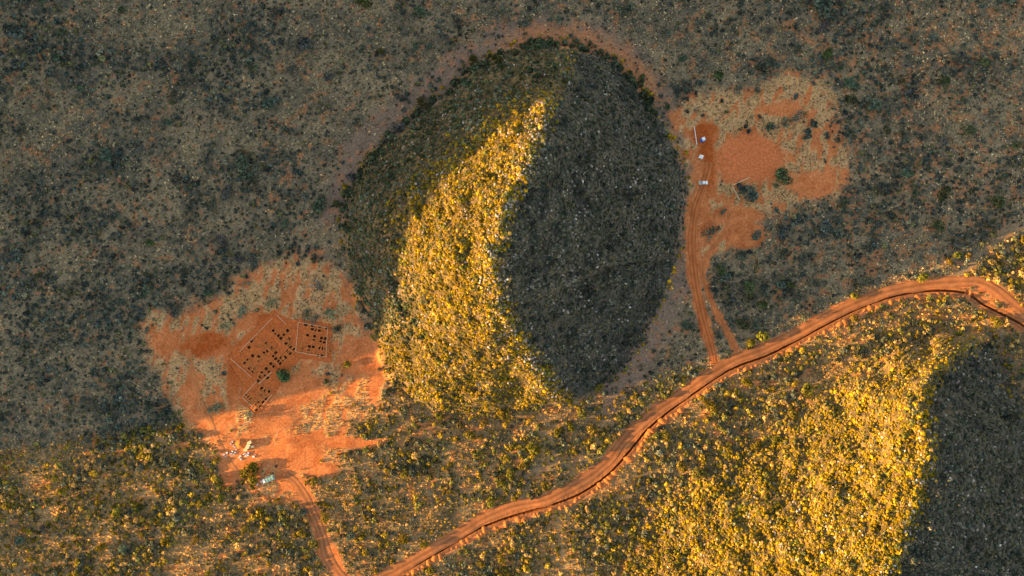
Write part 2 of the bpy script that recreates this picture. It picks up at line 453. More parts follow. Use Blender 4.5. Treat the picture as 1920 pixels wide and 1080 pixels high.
SOIL = np.array((.50, .170, .062)); SOILD = np.array((.37, .105, .034)); STRAW = np.array((.52, .33, .16))
def albedo(u, v, k1, i1, k2, i2):
    n1 = fbm(u / 40, v / 40, 61, 4); n2 = fbm(u / 9, v / 9, 62, 3); n3 = fbm(u / 11, v / 11, 63, 4)
    c = mixc(np.broadcast_to(np.array((.105, .092, .068)), u.shape + (3,)), (.24, .18, .11), sm(.3, .7, n1 * .6 + n2 * .4))
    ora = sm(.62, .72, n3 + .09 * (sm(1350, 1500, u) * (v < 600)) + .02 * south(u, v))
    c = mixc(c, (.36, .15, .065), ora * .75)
    so = south(u, v); c = c * (1 + so[..., None] * (np.array((.28, .10, -.12))))  # warmth of the low sun put into the ground colour of the lit plain
    # hills: stony ground
    h = np.maximum(sm(-4, 10, i1), sm(-20, 60, i2))
    hc = mixc(np.broadcast_to(np.array((.075, .055, .032)), u.shape + (3,)), (.17, .115, .06), sm(.4, .75, n2))
    hc = mixc(hc, (.075, .07, .06), east_shade(u, v) * .85)  # shade of the eastern faces painted into the ground colour
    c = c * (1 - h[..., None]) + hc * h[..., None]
    rg = ring(u, v, i1)
    topo = sm(900, 1020, u) * (v < 190) * 1.0
    rc = mixc(np.broadcast_to(np.array((.20, .135, .10)), u.shape + (3,)), (.38, .16, .075), np.clip(topo * sm(-42, -12, i1) + .5 * sm(.5, .7, n3), 0, 1))
    c = c * (1 - rg[..., None] * .85) + rc * rg[..., None] * .85
    ml, mr_ = clear_masks(u, v); m = np.maximum(ml, mr_)
    st = straw_mask(u, v)
    cc = mixc(mixc(np.broadcast_to(SOIL * .95, u.shape + (3,)), SOILD, sm(.45, .7, fbm(u / 14, v / 14, 68, 3)) * .6), STRAW, st * .8)
    c = c * (1 - m[..., None]) + cc * m[..., None]
    hb = hardbare(u, v)
    sc = mixc(np.broadcast_to(SOIL, u.shape + (3,)), SOILD, sm(.42, .72, fbm(u / 16, v / 16, 65, 4)) * .75)
    lines = sm(.5, .75, fbm((u * .86 - v * .5) / 40, (u * .5 + v * .86) / 3.2, 66, 2)) * sm(.4, .6, fbm(u / 40, v / 40, 67, 2))
    sc = mixc(sc, (.58, .24, .10), lines * .45 * (m > .3))
    pale = np.exp(-((u - 1405) / 66) ** 4 - ((v - 295) / 50) ** 4)
    sc = mixc(sc, (.52, .150, .055), pale)
    for (a, b_, ra, rb, q) in [(385,645,66,28,-24),(448,690,22,44,0),(1322,240,30,14,0),(1316,270,14,26,0),(1330,305,11,55,0),(500,600,24,14,-40),(470,745,14,14,0),(1318,590,8,80,14),(616,650,14,24,0)]:
        an = math.radians(q); du = (u - a) * math.cos(an) + (v - b_) * math.sin(an); dv = -(u - a) * math.sin(an) + (v - b_) * math.cos(an)
        sc = mixc(sc, (.34, .075, .016), np.clip(np.exp(-(du / ra) ** 4 - (dv / rb) ** 4) * (.55 + n3 * .7), 0, 1))
    c = c * (1 - hb[..., None]) + sc * hb[..., None]
    for L in TYRES:                                             # twin wheel marks pressed into the soil
        d, par = seg_dist(u + wob(u, v, 4), v + wob(v, u, 4), L)
        w = np.exp(-((d - 3.2) / 1.3) ** 2) * .6 * m * (.4 + n2)
        c = mixc(c, (.37, .115, .036), np.clip(w, 0, 1))
    sb = softbare(u, v) * .7
    c = mixc(c, (.22, .15, .09), sb)
    return c

X, Y = unproj(UU, VV, np.minimum(Z, 120))
Zall = Z + mountain(X, Y)
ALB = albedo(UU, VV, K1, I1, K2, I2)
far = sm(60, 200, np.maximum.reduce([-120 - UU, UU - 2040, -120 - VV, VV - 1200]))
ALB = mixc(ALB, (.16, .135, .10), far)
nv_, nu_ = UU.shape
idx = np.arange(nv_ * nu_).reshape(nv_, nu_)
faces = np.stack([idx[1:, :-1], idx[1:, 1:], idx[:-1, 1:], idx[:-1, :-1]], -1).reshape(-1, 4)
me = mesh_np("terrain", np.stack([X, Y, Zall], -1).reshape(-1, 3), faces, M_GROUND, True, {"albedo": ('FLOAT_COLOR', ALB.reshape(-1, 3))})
tag(link("terrain", me), "red soil plain with two stony hills rising from it", "terrain", kind="structure")

# ------------------------------------------------------------------ roads, tracks, trench
def spline(pts, step_px=5.0):
    p = np.array(pts, float); out = []
    p = np.vstack([2 * p[0] - p[1], p, 2 * p[-1] - p[-2]])
    for i in range(1, len(p) - 2):
        n = max(2, int(np.hypot(*(p[i + 1] - p[i])) / step_px))
        for t in np.arange(n) / n:
            a, b, c, d = p[i - 1], p[i], p[i + 1], p[i + 2]
            out.append(.5 * ((2 * b) + (c - a) * t + (2 * a - 5 * b + 4 * c - d) * t * t + (3 * b - a - 3 * c + d) * t ** 3))
    out.append(p[-2])
    out = np.array(out)
    tan = np.gradient(out, axis=0); tan /= np.linalg.norm(tan, axis=1)[:, None] + 1e-9
    nrm = np.stack([-tan[:, 1], tan[:, 0]], -1)     # right-hand side of travel, photo axes (v down)
    return out, nrm

def strip(name, pts, hw, zoff, label, cat, seed=0, tone=1.0, ruts=True, col=(.31, .122, .052)):
    c, nr = spline(pts, 4)
    lat = np.linspace(-1, 1, 13)
    n = len(c); L = np.arange(n)
    hl = hw * (1 + (fbm(L / 7., L * 0 + 3., seed, 3) - .5) * .5); hr = hw * (1 + (fbm(L / 7., L * 0 + 9., seed + 5, 3) - .5) * .5)
    off = np.where(lat[None] < 0, lat[None] * hl[:, None], lat[None] * hr[:, None])
    u = c[:, 0, None] + nr[:, 0, None] * off; v = c[:, 1, None] + nr[:, 1, None] * off
    z = ground(u, v); x, y = unproj(u, v, z)
    edge = np.abs(lat)[None] ** 6
    z = z + zoff + (fbm(u / 6, v / 6, seed + 2, 2) - .5) * .06 - edge * (zoff + .05)
    a = np.broadcast_to(np.array(col) * tone, u.shape + (3,)).copy()
    if ruts:
        r = np.exp(-((np.abs(lat)[None] - .42) / .16) ** 2) * (.5 + .8 * fbm(L[:, None] / 15. + lat[None] * 3, lat[None] * 4 + L[:, None] * 0, seed + 7, 3))
        a = a * (1 + .26 * r[..., None])
        mid = np.exp(-(lat[None] / .18) ** 2) + .8 * np.exp(-((np.abs(lat)[None] - .95) / .14) ** 2)
        a = a * (1 - .26 * np.clip(mid, 0, 1)[..., None])
    a = a * (.72 + .56 * fbm(u / 11, v / 11, seed + 9, 4))[..., None]
    k = len(lat); id_ = np.arange(n * k).reshape(n, k)
    f = np.stack([id_[:-1, :-1], id_[:-1, 1:], id_[1:, 1:], id_[1:, :-1]], -1).reshape(-1, 4)[:, ::-1]
    me = mesh_np(name, np.stack([x, y, z], -1).reshape(-1, 3), f, M_ROAD, True, {"albedo": ('FLOAT_COLOR', a.reshape(-1, 3))})
    o = link(name, me); tag(o, label, cat, kind="structure")
    return o

strip("dirt_track", TRK_L, 10.5, .10, "pale dirt track from the left clearing down to the bottom edge", "track", 3, .98)
strip("dirt_track", TRK_E, 6.0, .09, "faint brown worn track curving down the left edge of the left clearing", "track", 8, 1.0, col=(.42, .155, .06), ruts=False)
strip("dirt_track", TRK_A, 7.5, .10, "red dirt track from the main road up to the right clearing", "track", 4, .88, col=(.44, .135, .045))
strip("dirt_track", TRK_B, 3.8, .12, "narrow red dirt track curving beside the wider right one", "track", 5, .9, col=(.44, .15, .055))
strip("dirt_road", ROAD, 11.5, .15, "wide reddish dirt road sweeping diagonally past both hills", "road", 6, .93)

def trench(pts, seed, label):
    c, nr = spline(pts, 4)
    lat = np.array([-2.9, -2.2, -.75, -.52, .52, .75, 2.2, 2.9]) / S
    dz = np.array([-.05, .06, .08, -1.45, -1.45, .10, .08, -.05])
    u = c[:, 0, None] + nr[:, 0, None] * lat[None]; v = c[:, 1, None] + nr[:, 1, None] * lat[None]
    n = len(c)
    jit = (fbm(u / 5, v / 5, seed, 3) - .5)
    u = u + nr[:, 0, None] * jit * 1.5; v = v + nr[:, 1, None] * jit * 1.5
    z = ground(u, v); x, y = unproj(u, v, z)
    z = z + dz[None] + (fbm(u / 4, v / 4, seed + 1, 2) - .5) * .2 * (np.abs(lat)[None] * S < 2.5)
    a = np.broadcast_to(np.array((.36, .135, .05)), u.shape + (3,)) * (.75 + .5 * fbm(u / 9, v / 9, seed + 3, 3))[..., None]
    a[:, 3:5] = (.13, .04, .016)  # shade inside the cut painted as a dark floor
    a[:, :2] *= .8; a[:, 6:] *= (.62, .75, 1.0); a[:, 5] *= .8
    k = len(lat); id_ = np.arange(n * k).reshape(n, k)
    f = np.stack([id_[:-1, :-1], id_[:-1, 1:], id_[1:, 1:], id_[1:, :-1]], -1).reshape(-1, 4)[:, ::-1]
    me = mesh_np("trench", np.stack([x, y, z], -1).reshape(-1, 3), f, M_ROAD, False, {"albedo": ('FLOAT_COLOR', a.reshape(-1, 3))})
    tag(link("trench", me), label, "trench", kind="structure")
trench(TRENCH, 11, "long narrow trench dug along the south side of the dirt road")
trench(TRENCH2, 12, "short trench leaving the right edge beside the road bend")

# soil heaps thrown out beside the trench
def heap_mesh(seed, rx=1.0, ry=1.0, h=.6):
    rng = np.random.default_rng(seed)
    nr_, na = 6, 14
    vv = [(0, 0, h)]; 
    ph = rng.uniform(0, 6.28, 3)
    for i in range(1, nr_ + 1):
        r = i / nr_
        for j in range(na):
            a = 2 * math.pi * j / na
            w = 1 + .16 * math.sin(2 * a + ph[0]) + .10 * math.sin(5 * a + ph[1])
            zz = h * (1 - r ** 1.7) * (1 + rng.uniform(-.14, .14)) if i < nr_ else -.12
            vv.append((rx * r * w * math.cos(a), ry * r * w * math.sin(a), zz))
    bm = bmesh.new(); B = [bm.verts.new(q) for q in vv]
    for j in range(na): bm.faces.new((B[0], B[1 + j], B[1 + (j + 1) % na]))
    for i in range(nr_ - 1):
        for j in range(na):
            a = 1 + i * na + j; b = 1 + i * na + (j + 1) % na
            bm.faces.new((B[a], B[a + na], B[b + na], B[b]))
    return bm_mesh("soil_heap", bm, M_HEAP, True)
HEAPS = [heap_mesh(s, 1.0, .9, .42) for s in range(6)]
ORD = ["zeroth","first","second","third","fourth","fifth","sixth","seventh","eighth","ninth","tenth","eleventh","twelfth","thirteenth","fourteenth","fifteenth","sixteenth","seventeenth","eighteenth","nineteenth"]
TENS = ["", "", "twenty", "thirty", "forty", "fifty", "sixty", "seventy", "eighty", "ninety"]
TENTH = ["", "", "twentieth", "thirtieth", "fortieth", "fiftieth", "sixtieth", "seventieth", "eightieth", "ninetieth"]
def ordinal(n):
    if n >= 100: return "hundred and " + ordinal(n - 100) if n > 100 else "hundredth"
    if n < 20: return ORD[n]
    return TENTH[n // 10] if n % 10 == 0 else TENS[n // 10] + "-" + ORD[n % 10]
rng = random.Random(5)
c, nr = spline(TRENCH, 1.0)
dist = 12.0; acc = 0; k = 0
for i in range(1, len(c)):
    acc += float(np.hypot(*(c[i] - c[i - 1])))
    if acc < dist or c[i][1] > 1078: continue
    acc = 0; dist = rng.choice([5, 6, 8, 10, 11, 14, 22]) * rng.uniform(.8, 1.2)
    o_ = rng.uniform(6.5, 13)
    u, v = c[i] + nr[i] * o_
    k += 1
    o = link("soil_heap", HEAPS[rng.randrange(6)])
    sc = rng.choice([.6, .8, 1.1, 1.4, 1.7, 2.1]) * rng.uniform(.85, 1.15)
    o.location = P(u, v, -.02); o.scale = (sc * rng.uniform(.9, 1.3), sc, sc * rng.uniform(.8, 1.15))
    o.rotation_euler = (0, 0, rng.uniform(0, 6.28))
    tag(o, "orange soil heap beside the trench, %s along from the bottom edge" % ordinal(k), "soil heap", "soil heaps along the trench")

# ------------------------------------------------------------------ building pad with dug footing pits
def zc(x, y): return 420 + x / 5.4, 580 + y / 5.4
PITS = {
 "ne": [(830,155),(895,170),(968,180),(1040,190),(895,200),(930,210),(965,212),(918,275),(912,310),(988,290),(1030,297),(980,322),(1015,332),
        (865,378),(905,380),(968,392),(1003,398),(1032,402),(1062,396),(1078,414),(858,412),(790,395),(955,465),(990,470),(848,262),(860,440)],
 "mid": [(500,215),(525,245),(552,265),(577,292),(608,257),(658,300),(630,345),(655,362),(678,385),(703,400),(645,425),(665,442),(430,345),(480,392),
        (440,420),(408,437),(500,475),(525,500),(550,522),(570,547),(580,492),(600,512),(618,488),(525,440),(475,550),(502,578),(430,602),(452,628),
        (385,645),(405,672),(372,680),(440,692),(215,545),(240,515),(290,470),(350,480),(360,520),(260,595),(310,603),(296,628),(280,320),(255,385),(645,215)],
 "s": [(345,725),(415,820),(452,832),(385,800),(375,868),(397,886),(425,902),(395,937),(330,968),(360,978),(305,993),(327,1014),(222,868),(243,888),(267,906),(255,945),(345,942)],
}
PROT = {"ne": R(-10), "mid": R(45), "s": R(42)}
PLAB = {"ne": ("dark square footing pit inside the upper right square of timber rails", "footing pits in the upper right square"),
        "mid": ("dark square footing pit in the big middle part of the red pad", "footing pits in the middle of the pad"),
        "s": ("dark square footing pit inside the lower block nearest the sunlit soil", "footing pits in the lower block")}
gx, gy = np.meshgrid(np.arange(420, 630, 1.0), np.arange(578, 784, 1.0))
ins = (sdist(gx, gy, PAD) + (fbm(gx / 6, gy / 6, 71, 3) - .5) * 3) > 0
gz = ground(gx, gy) + .12 + (fbm(gx / 5, gy / 5, 72, 3) - .5) * .25
gX, gY = unproj(gx, gy, gz)
palb = np.broadcast_to(np.array((.43, .115, .032)), gx.shape + (3,)).copy()
palb = mixc(palb, (.38, .10, .03), sm(.45, .75, fbm(gx / 12, gy / 12, 73, 4)) * .6)
for key, L in PITS.items():
    for (a, b) in L:
        pu, pv = zc(a, b)
        d = np.hypot(gx - pu, gy - pv)
        palb = mixc(palb, (.30, .075, .022), .3 * np.exp(-(d / 4) ** 2))
        px_, py_ = unproj(pu, pv, 0)
        dx, dy = gX - px_, gY - py_
        q = PROT[key]; rx = dx * math.cos(q) + dy * math.sin(q); ry = -dx * math.sin(q) + dy * math.cos(q)
        gz = np.where((np.abs(rx) < .98) & (np.abs(ry) < .98), np.minimum(gz, ground(gx, gy) - 1.6), gz)
fi = np.arange(gx.size).reshape(gx.shape)
f = np.stack([fi[1:, :-1], fi[1:, 1:], fi[:-1, 1:], fi[:-1, :-1]], -1)
keep = ins[1:, :-1] & ins[1:, 1:] & ins[:-1, 1:] & ins[:-1, :-1]
me = mesh_np("building_pad", np.stack([gX, gY, gz], -1).reshape(-1, 3), f[keep], M_GROUND, False, {"albedo": ('FLOAT_COLOR', palb.reshape(-1, 3))})
tag(link("building_pad", me), "bare red levelled building pad in the left clearing", "building pad", kind="structure")

SHALLOW = {"mid": [(395,320),(415,300),(375,350),(400,365),(455,395),(330,500),(345,525),(385,500),(402,478),(235,562),(276,580),(322,585),(250,540),(605,318),(632,305),(540,228),(445,360),(350,345)],
 "ne": [(760,270),(800,350),(770,330),(940,385),(900,335),(830,300),(885,440),(930,440),(805,245),(770,390)],
 "s": [(355,848),(440,862),(370,920),(290,960),(275,930),(300,935),(210,893),(365,762),(405,762),(345,900)]}
def pit_mesh():
    bm = bmesh.new()
    rings = []
    for (r_, z_) in [(1.25, -.02), (.95, .16), (.78, .14), (.72, -1.35)]:
        rings.append([bm.verts.new((r_ * sx, r_ * sy, z_)) for sx, sy in ((-1, -1), (1, -1), (1, 1), (-1, 1))])
    for i in range(3):
        for j in range(4):
            bm.faces.new((rings[i][j], rings[i][(j + 1) % 4], rings[i + 1][(j + 1) % 4], rings[i + 1][j]))
    bm.faces.new(rings[3])
    bm.faces.ensure_lookup_table()
    for i, fc in enumerate(bm.faces): fc.material_index = 0 if i < 8 else 1
    me = bm_mesh("footing_pit", bm, M_HEAP); me.materials.append(M_PIT)
    return me
PITM = pit_mesh()
rng = random.Random(8)
for key, L in PITS.items():
    for (a, b) in L:
        u, v = zc(a, b)
        o = link("footing_pit", PITM, loc=P(u, v, .12))
        o.rotation_euler = (0, 0, PROT[key] + rng.uniform(-.12, .12)); sc = rng.uniform(.95, 1.3); o.scale = (sc, sc * rng.uniform(.8, 1.1), 1)
        tag(o, PLAB[key][0], "footing pit", PLAB[key][1])

for key, L in SHALLOW.items():
    for (a, b) in L:
        u, v = zc(a, b)
        o = link("footing_pit", PITM, loc=P(u, v, .16)); o.rotation_euler = (0, 0, PROT[key]); o.scale = (.95, .95, .12)
        tag(o, "shallow red footing pit only just started " + {"mid": "in the middle of the pad", "ne": "inside the upper right square", "s": "inside the lower block"}[key], "footing pit", "shallow " + PLAB[key][1])

# timber rails (profile boards) on pegs
def rail(u0, v0, u1, v1, label, group, mat=M_TIMBER, h=.7, wid=.22, name="timber_rail"):
    a, b = P(u0, v0), P(u1, v1)
    L = (b - a).length; ang = math.atan2(b.y - a.y, b.x - a.x)
    root = empty(name, (a + b) / 2, ang)
    bm = bmesh.new(); bm_box(bm, (0, 0, h), (L, wid, .14), .02)
    link("board", bm_mesh("board", bm, mat), root)
    n = max(2, int(L / 4) + 1); pm = None
    for i in range(n):
        if pm is None:
            bm = bmesh.new(); bm_box(bm, (0, 0, h / 2 - .2), (.13, .13, h + .2), 0, (1, 1)); pm = bm_mesh("peg", bm, mat)
        q = link("peg", pm, root); q.location = (-L / 2 + .2 + i * (L - .4) / (n - 1), .22, 0)
    tag(root, label, "timber rail" if mat is M_TIMBER else "rail", group)
G = "timber rails round the footing pits"
for (p, q, lab) in [((755,130),(1050,185),"pale timber rail along the top of the upper right pit square"),
                    ((755,135),(730,425),"pale timber rail down the left side of the upper right pit square"),
                    ((1050,190),(1035,490),"pale timber rail down the right side of the upper right pit square"),
                    ((728,428),(1030,482),"pale timber rail along the bottom of the upper right pit square"),
                    ((490,90),(165,425),"long slanting timber rail along the upper left side of the pad"),
                    ((535,55),(630,150),"short timber rail near the top corner of the red pad"),
                    ((75,500),(280,685),"timber rail along the lower left side of the middle pits"),
                    ((340,722),(188,888),"timber rail on the upper left side of the lower block"),
                    ((188,893),(328,1012),"timber rail on the lower left end of the lower block"),
                    ((355,755),(490,632),"timber rail between the lower block and the round dark tree"),
                    ((490,862),(400,962),"timber rail on the lower right side of the lower block")]:
    rail(*zc(*p), *zc(*q), lab, G)
rail(1301, 238, 1306, 272, "thin white rail left of the blue and white cabin", None, M_WHITE, .9, .32, "white_rail")
rail(1374, 347, 1405, 333, "pale timber rail sloping up from the corner in the right clearing", "timber rails in the right clearing", wid=.45)
rail(1374, 351, 1386, 376, "pale timber rail running down from the corner in the right clearing", "timber rails in the right clearing", wid=.4)

# ------------------------------------------------------------------ vehicles, cabins, rubble
def wheels(root, xs, y, r, w=.26):
    bm = bmesh.new(); bm_cyl(bm, (0, 0, 0), r, w, 'Y', 20); tm = bm_mesh("tyre", bm, M_TYRE)
    bm = bmesh.new(); bm_cyl(bm, (0, 0, 0), r * .58, w + .04, 'Y', 14); rm = bm_mesh("rim", bm, M_STEEL)
    for x in xs:
        for s_ in (-1, 1):
            t = link("wheel", tm, root, (x, s_ * y, r)); link("rim", rm, t)

def extrude_profile(prof, w, name, mat, bevel=.06):
    bm = bmesh.new()
    a = [bm.verts.new((x, -w / 2, z)) for x, z in prof]; b = [bm.verts.new((x, w / 2, z)) for x, z in prof]
    n = len(prof)
    bm.faces.new(a[::-1]); bm.faces.new(b)
    for i in range(n): bm.faces.new((a[i], a[(i + 1) % n], b[(i + 1) % n], b[i]))
    bmesh.ops.recalc_face_normals(bm, faces=bm.faces)
    bmesh.ops.bevel(bm, geom=list(bm.edges), offset=bevel, segments=2, affect='EDGES')
    return bm_mesh(name, bm, mat)

def pickup(u, v, ang, label):
    root = empty("pickup_truck", P(u, v, .02), ang)
    body = extrude_profile([(-2.5,.45),(2.45,.45),(2.5,.8),(2.4,1.02),(1.15,1.12),(1.1,1.05),(-2.5,1.05)], 1.85, "body", M_WHITE)
    link("body", body, root)
    bm = bmesh.new(); bm_box(bm, (.12, 0, 1.36), (2.0, 1.66, .60), .06, (.72, .86)); link("cab_glass", bm_mesh("cab_glass", bm, M_GLASS), root)
    bm = bmesh.new(); bm_box(bm, (.08, 0, 1.69), (1.5, 1.48, .09), .04); link("roof", bm_mesh("roof", bm, M_WHITE), root)
    bm = bmesh.new()
    bm_box(bm, (-1.68, .86, 1.26), (1.6, .09, .42), .02); bm_box(bm, (-1.68, -.86, 1.26), (1.6, .09, .42), .02); bm_box(bm, (-2.46, 0, 1.26), (.08, 1.62, .42), .02)
    link("cargo_bed", bm_mesh("cargo_bed", bm, M_WHITE), root)
    bm = bmesh.new(); bm_box(bm, (-1.66, 0, 1.08), (1.5, 1.6, .06)); link("bed_floor", bm_mesh("bed_floor", bm, M_STEEL), root)
    wheels(root, (-1.55, 1.6), .84, .38)
    for s_ in (-1, 1):
        bm = bmesh.new(); bm_box(bm, (2.46, s_ * .66, .86), (.12, .36, .17), .03); link("headlight", bm_mesh("headlight", bm, M_LAMP), root)
        bm = bmesh.new(); bm_box(bm, (-2.5, s_ * .82, .92), (.08, .16, .24), .02); link("tail_light", bm_mesh("tail_light", bm, M_RED), root)
        bm = bmesh.new(); bm_box(bm, (.95, s_ * 1.02, 1.2), (.12, .22, .18), .03); link("wing_mirror", bm_mesh("wing_mirror", bm, M_TYRE), root)
    tag(root, label, "pickup truck")

def tarp_truck(u, v, ang, label):
    root = empty("covered_truck", P(u, v, .02), ang)
    bm = bmesh.new(); bm_box(bm, (-.2, 0, .75), (6.6, 1.1, .25), .04); link("chassis", bm_mesh("chassis", bm, M_STEEL), root)
    bm = bmesh.new(); bm_box(bm, (2.55, 0, 1.5), (1.6, 2.2, 1.5), .12, (.78, .9)); link("cab", bm_mesh("cab", bm, M_WHITE), root)
    bm = bmesh.new(); bm_box(bm, (3.27, 0, 1.62), (.16, 1.85, .62), .03, (.4, .92)); link("windscreen", bm_mesh("windscreen", bm, M_GLASS), root)
    bm = bmesh.new()
    for (cx, cy, sx, sy) in [(-.95, 1.4, 4.9, .1), (-.95, -1.4, 4.9, .1), (-3.4, 0, .1, 2.9), (1.5, 0, .1, 2.9)]: bm_box(bm, (cx, cy, 1.45), (sx, sy, 1.1), .02)
    bm_box(bm, (-.95, 0, .95), (4.8, 2.7, .1))
    link("load_bed", bm_mesh("load_bed", bm, M_STEEL), root)
    # sagging tarpaulin
    n, m = 13, 9; vv = []; 
    for i in range(n):
        for j in range(m):
            x = -3.35 + 4.8 * i / (n - 1); y = -1.35 + 2.7 * j / (m - 1)
            vv.append((x, y, 2.06 + .28 * (1 - (y / 1.35) ** 2) + .05 * math.sin(x * 4) - .04 * math.cos(y * 9 + x)))
    ff = [(i * m + j, (i + 1) * m + j, (i + 1) * m + j + 1, i * m + j + 1) for i in range(n - 1) for j in range(m - 1)]
    link("tarpaulin", mesh_np("tarpaulin", np.array(vv), np.array(ff), M_TEAL, True), root)
    wheels(root, (2.4, -1.6, -2.6), 1.05, .5, .34)
    for s_ in (-1, 1):
        bm = bmesh.new(); bm_box(bm, (3.36, s_ * .75, .98), (.08, .34, .2), .03); link("headlight", bm_mesh("headlight", bm, M_LAMP), root)
    tag(root, label, "truck")

pickup(1318, 343, R(2), "white pickup truck parked at the foot of the hill beside the red track")
tarp_truck(505, 897, R(203), "truck with a teal covered load bed parked beside the yellow tree")

def cabin(name, u, v, ang, w, d, h, wallm, roofm, label, cat):
    root = empty(name, P(u, v, .02), ang)
    bm = bmesh.new(); bm_box(bm, (0, 0, h / 2), (w, d, h), .05); link("wall", bm_mesh("wall", bm, wallm), root)
    bm = bmesh.new(); bm_box(bm, (.18 * w, .12 * d, h + .10), (w * .78, d * .86, .22), .06, (.8, .7)); link("roof", bm_mesh("roof", bm, roofm), root)
    bm = bmesh.new(); bm_box(bm, (0, -d / 2 - .03, h * .45), (w * .45, .06, h * .8), .02); dr = link("door", bm_mesh("door", bm, M_STEEL), root)
    bm = bmesh.new(); bm_box(bm, (w * .16, -d / 2 - .09, h * .45), (.06, .08, .2), .01); link("handle", bm_mesh("handle", bm, M_TYRE), dr)
    bm = bmesh.new(); bm_cyl(bm, (-w * .32, d * .3, h + .35), .07, .5, 'Z', 10); link("vent_pipe", bm_mesh("vent_pipe", bm, M_STEEL), root)
    tag(root, label, cat)
cabin("portable_cabin", 1316.5, 263, R(25), 2.3, 2.1, 2.3, M_BLUE, M_WHITE, "small blue cabin with a white roof on the red soil, right of the rail", "cabin")
cabin("portable_cabin", 1313, 295, R(-20), 2.0, 1.9, 2.1, M_WHITE, M_WHITE, "small white cabin between the blue cabin and the white pickup", "cabin")

def rock_mesh(seed, name="rubble_block", mat=M_RUBBLE, sub=1, amp=.3, sq=(1, .8, .6), blocky=False):
    rng = random.Random(seed); bm = bmesh.new()
    if blocky: bmesh.ops.create_cube(bm, size=1.5); bmesh.ops.subdivide_edges(bm, edges=bm.edges, cuts=1, use_grid_fill=True)
    else: bmesh.ops.create_icosphere(bm, subdivisions=sub, radius=1)
    for w in bm.verts:
        k = 1 + rng.uniform(-amp, amp); w.co = Vector((w.co.x * sq[0] * k, w.co.y * sq[1] * k, w.co.z * sq[2] * k + .25))
    return bm_mesh(name, bm, mat)
RUB = [rock_mesh(s, blocky=True, amp=.22, sq=(1, .75, .6)) for s in range(5)]
rng = random.Random(12)
RPOS = [(420,852),(423,856),(426,849),(436,846),(439,851),(441,848),(443,843),(434,851),(449,858),(452,861),(451,855),(460,850),(464,853),(466,849),(461,855),(457,852),
        (436,828),(433,832),(438,836),(441,838),(483,908),(494,906),(490,903),(476,856),(478,852)]
for i, (u, v) in enumerate(RPOS):
    o = link("rubble_block", RUB[i % 5], loc=P(u, v, 0)); s_ = rng.uniform(.45, .85); o.scale = (s_, s_, s_); o.rotation_euler = (rng.uniform(-.2, .2), rng.uniform(-.2, .2), rng.uniform(0, 6.3))
    tag(o, "pale rubble block lying on the soil around the bulky yellow tree and brick stacks", "rubble", "pale rubble blocks near the brick stacks")
def brick_stack(u, v, ang, w, d, h, label):
    root = empty("brick_stack", P(u, v, 0), ang)
    bm = bmesh.new()
    for y in (-.35, 0, .35): bm_box(bm, (0, y * d, .07), (w, .12 * d, .14))
    link("pallet", bm_mesh("pallet", bm, M_TIMBER), root)
    bm = bmesh.new(); rr = random.Random(int(u * 7)); nz = 4
    for k_ in range(nz):
        for i in range(3):
            for j in range(2):
                bm_box(bm, ((i - 1) * w / 3 + rr.uniform(-.04, .04), (j - .5) * d / 2 + rr.uniform(-.04, .04), .16 + (k_ + .5) * h / nz), (w / 3 * .95, d / 2 * .95, h / nz * .96), .02)
    link("bricks", bm_mesh("bricks", bm, M_BRICK), root)
    tag(root, label, "brick stack", "cream brick stacks by the sand heap")
brick_stack(469, 829, R(30), 2.2, 1.6, 1.3, "cream brick stack at the top of the row right of the sand heap")
brick_stack(466, 836, R(62), 2.6, 1.9, 1.4, "largest cream brick stack in the row right of the sand heap")
brick_stack(474, 837, R(20), 1.5, 1.1, 1.0, "small cream brick stack nearest the right side of the row")
brick_stack(461, 843, R(10), 1.9, 1.4, .9, "low cream brick stack at the bottom of the row by the sand heap")
bm = bmesh.new()
o = link("sand_heap", heap_mesh(40, 3.6, 2.6, 1.6), loc=P(451, 832, -.05)); o.rotation_euler = (0, 0, R(60)); o.data.name = "sand_heap"
tag(o, "big orange sand heap between the rubble and the brick stacks", "sand heap")
bm.free()

# ------------------------------------------------------------------ vegetation meshes
def quads(cen, nrm, size, rng):
    n = len(cen)
    nrm = nrm / (np.linalg.norm(nrm, axis=1)[:, None] + 1e-9)
    t = np.cross(nrm, rng.normal(size=(n, 3))); t /= np.linalg.norm(t, axis=1)[:, None] + 1e-9
    b = np.cross(nrm, t)
    sz = size * rng.uniform(.6, 1.3, (n, 1)); asp = rng.uniform(.55, 1, (n, 1))
    v = np.stack([cen - t * sz - b * sz * asp * .4, cen + t * sz * .2 - b * sz * asp, cen + t * sz + b * sz * asp * .3, cen - t * sz * .3 + b * sz * asp], 1).reshape(-1, 3)
    f = np.arange(4 * n).reshape(n, 4)
    lv = np.repeat(rng.uniform(.45, 1.55, n), 4)
    return v, f, lv

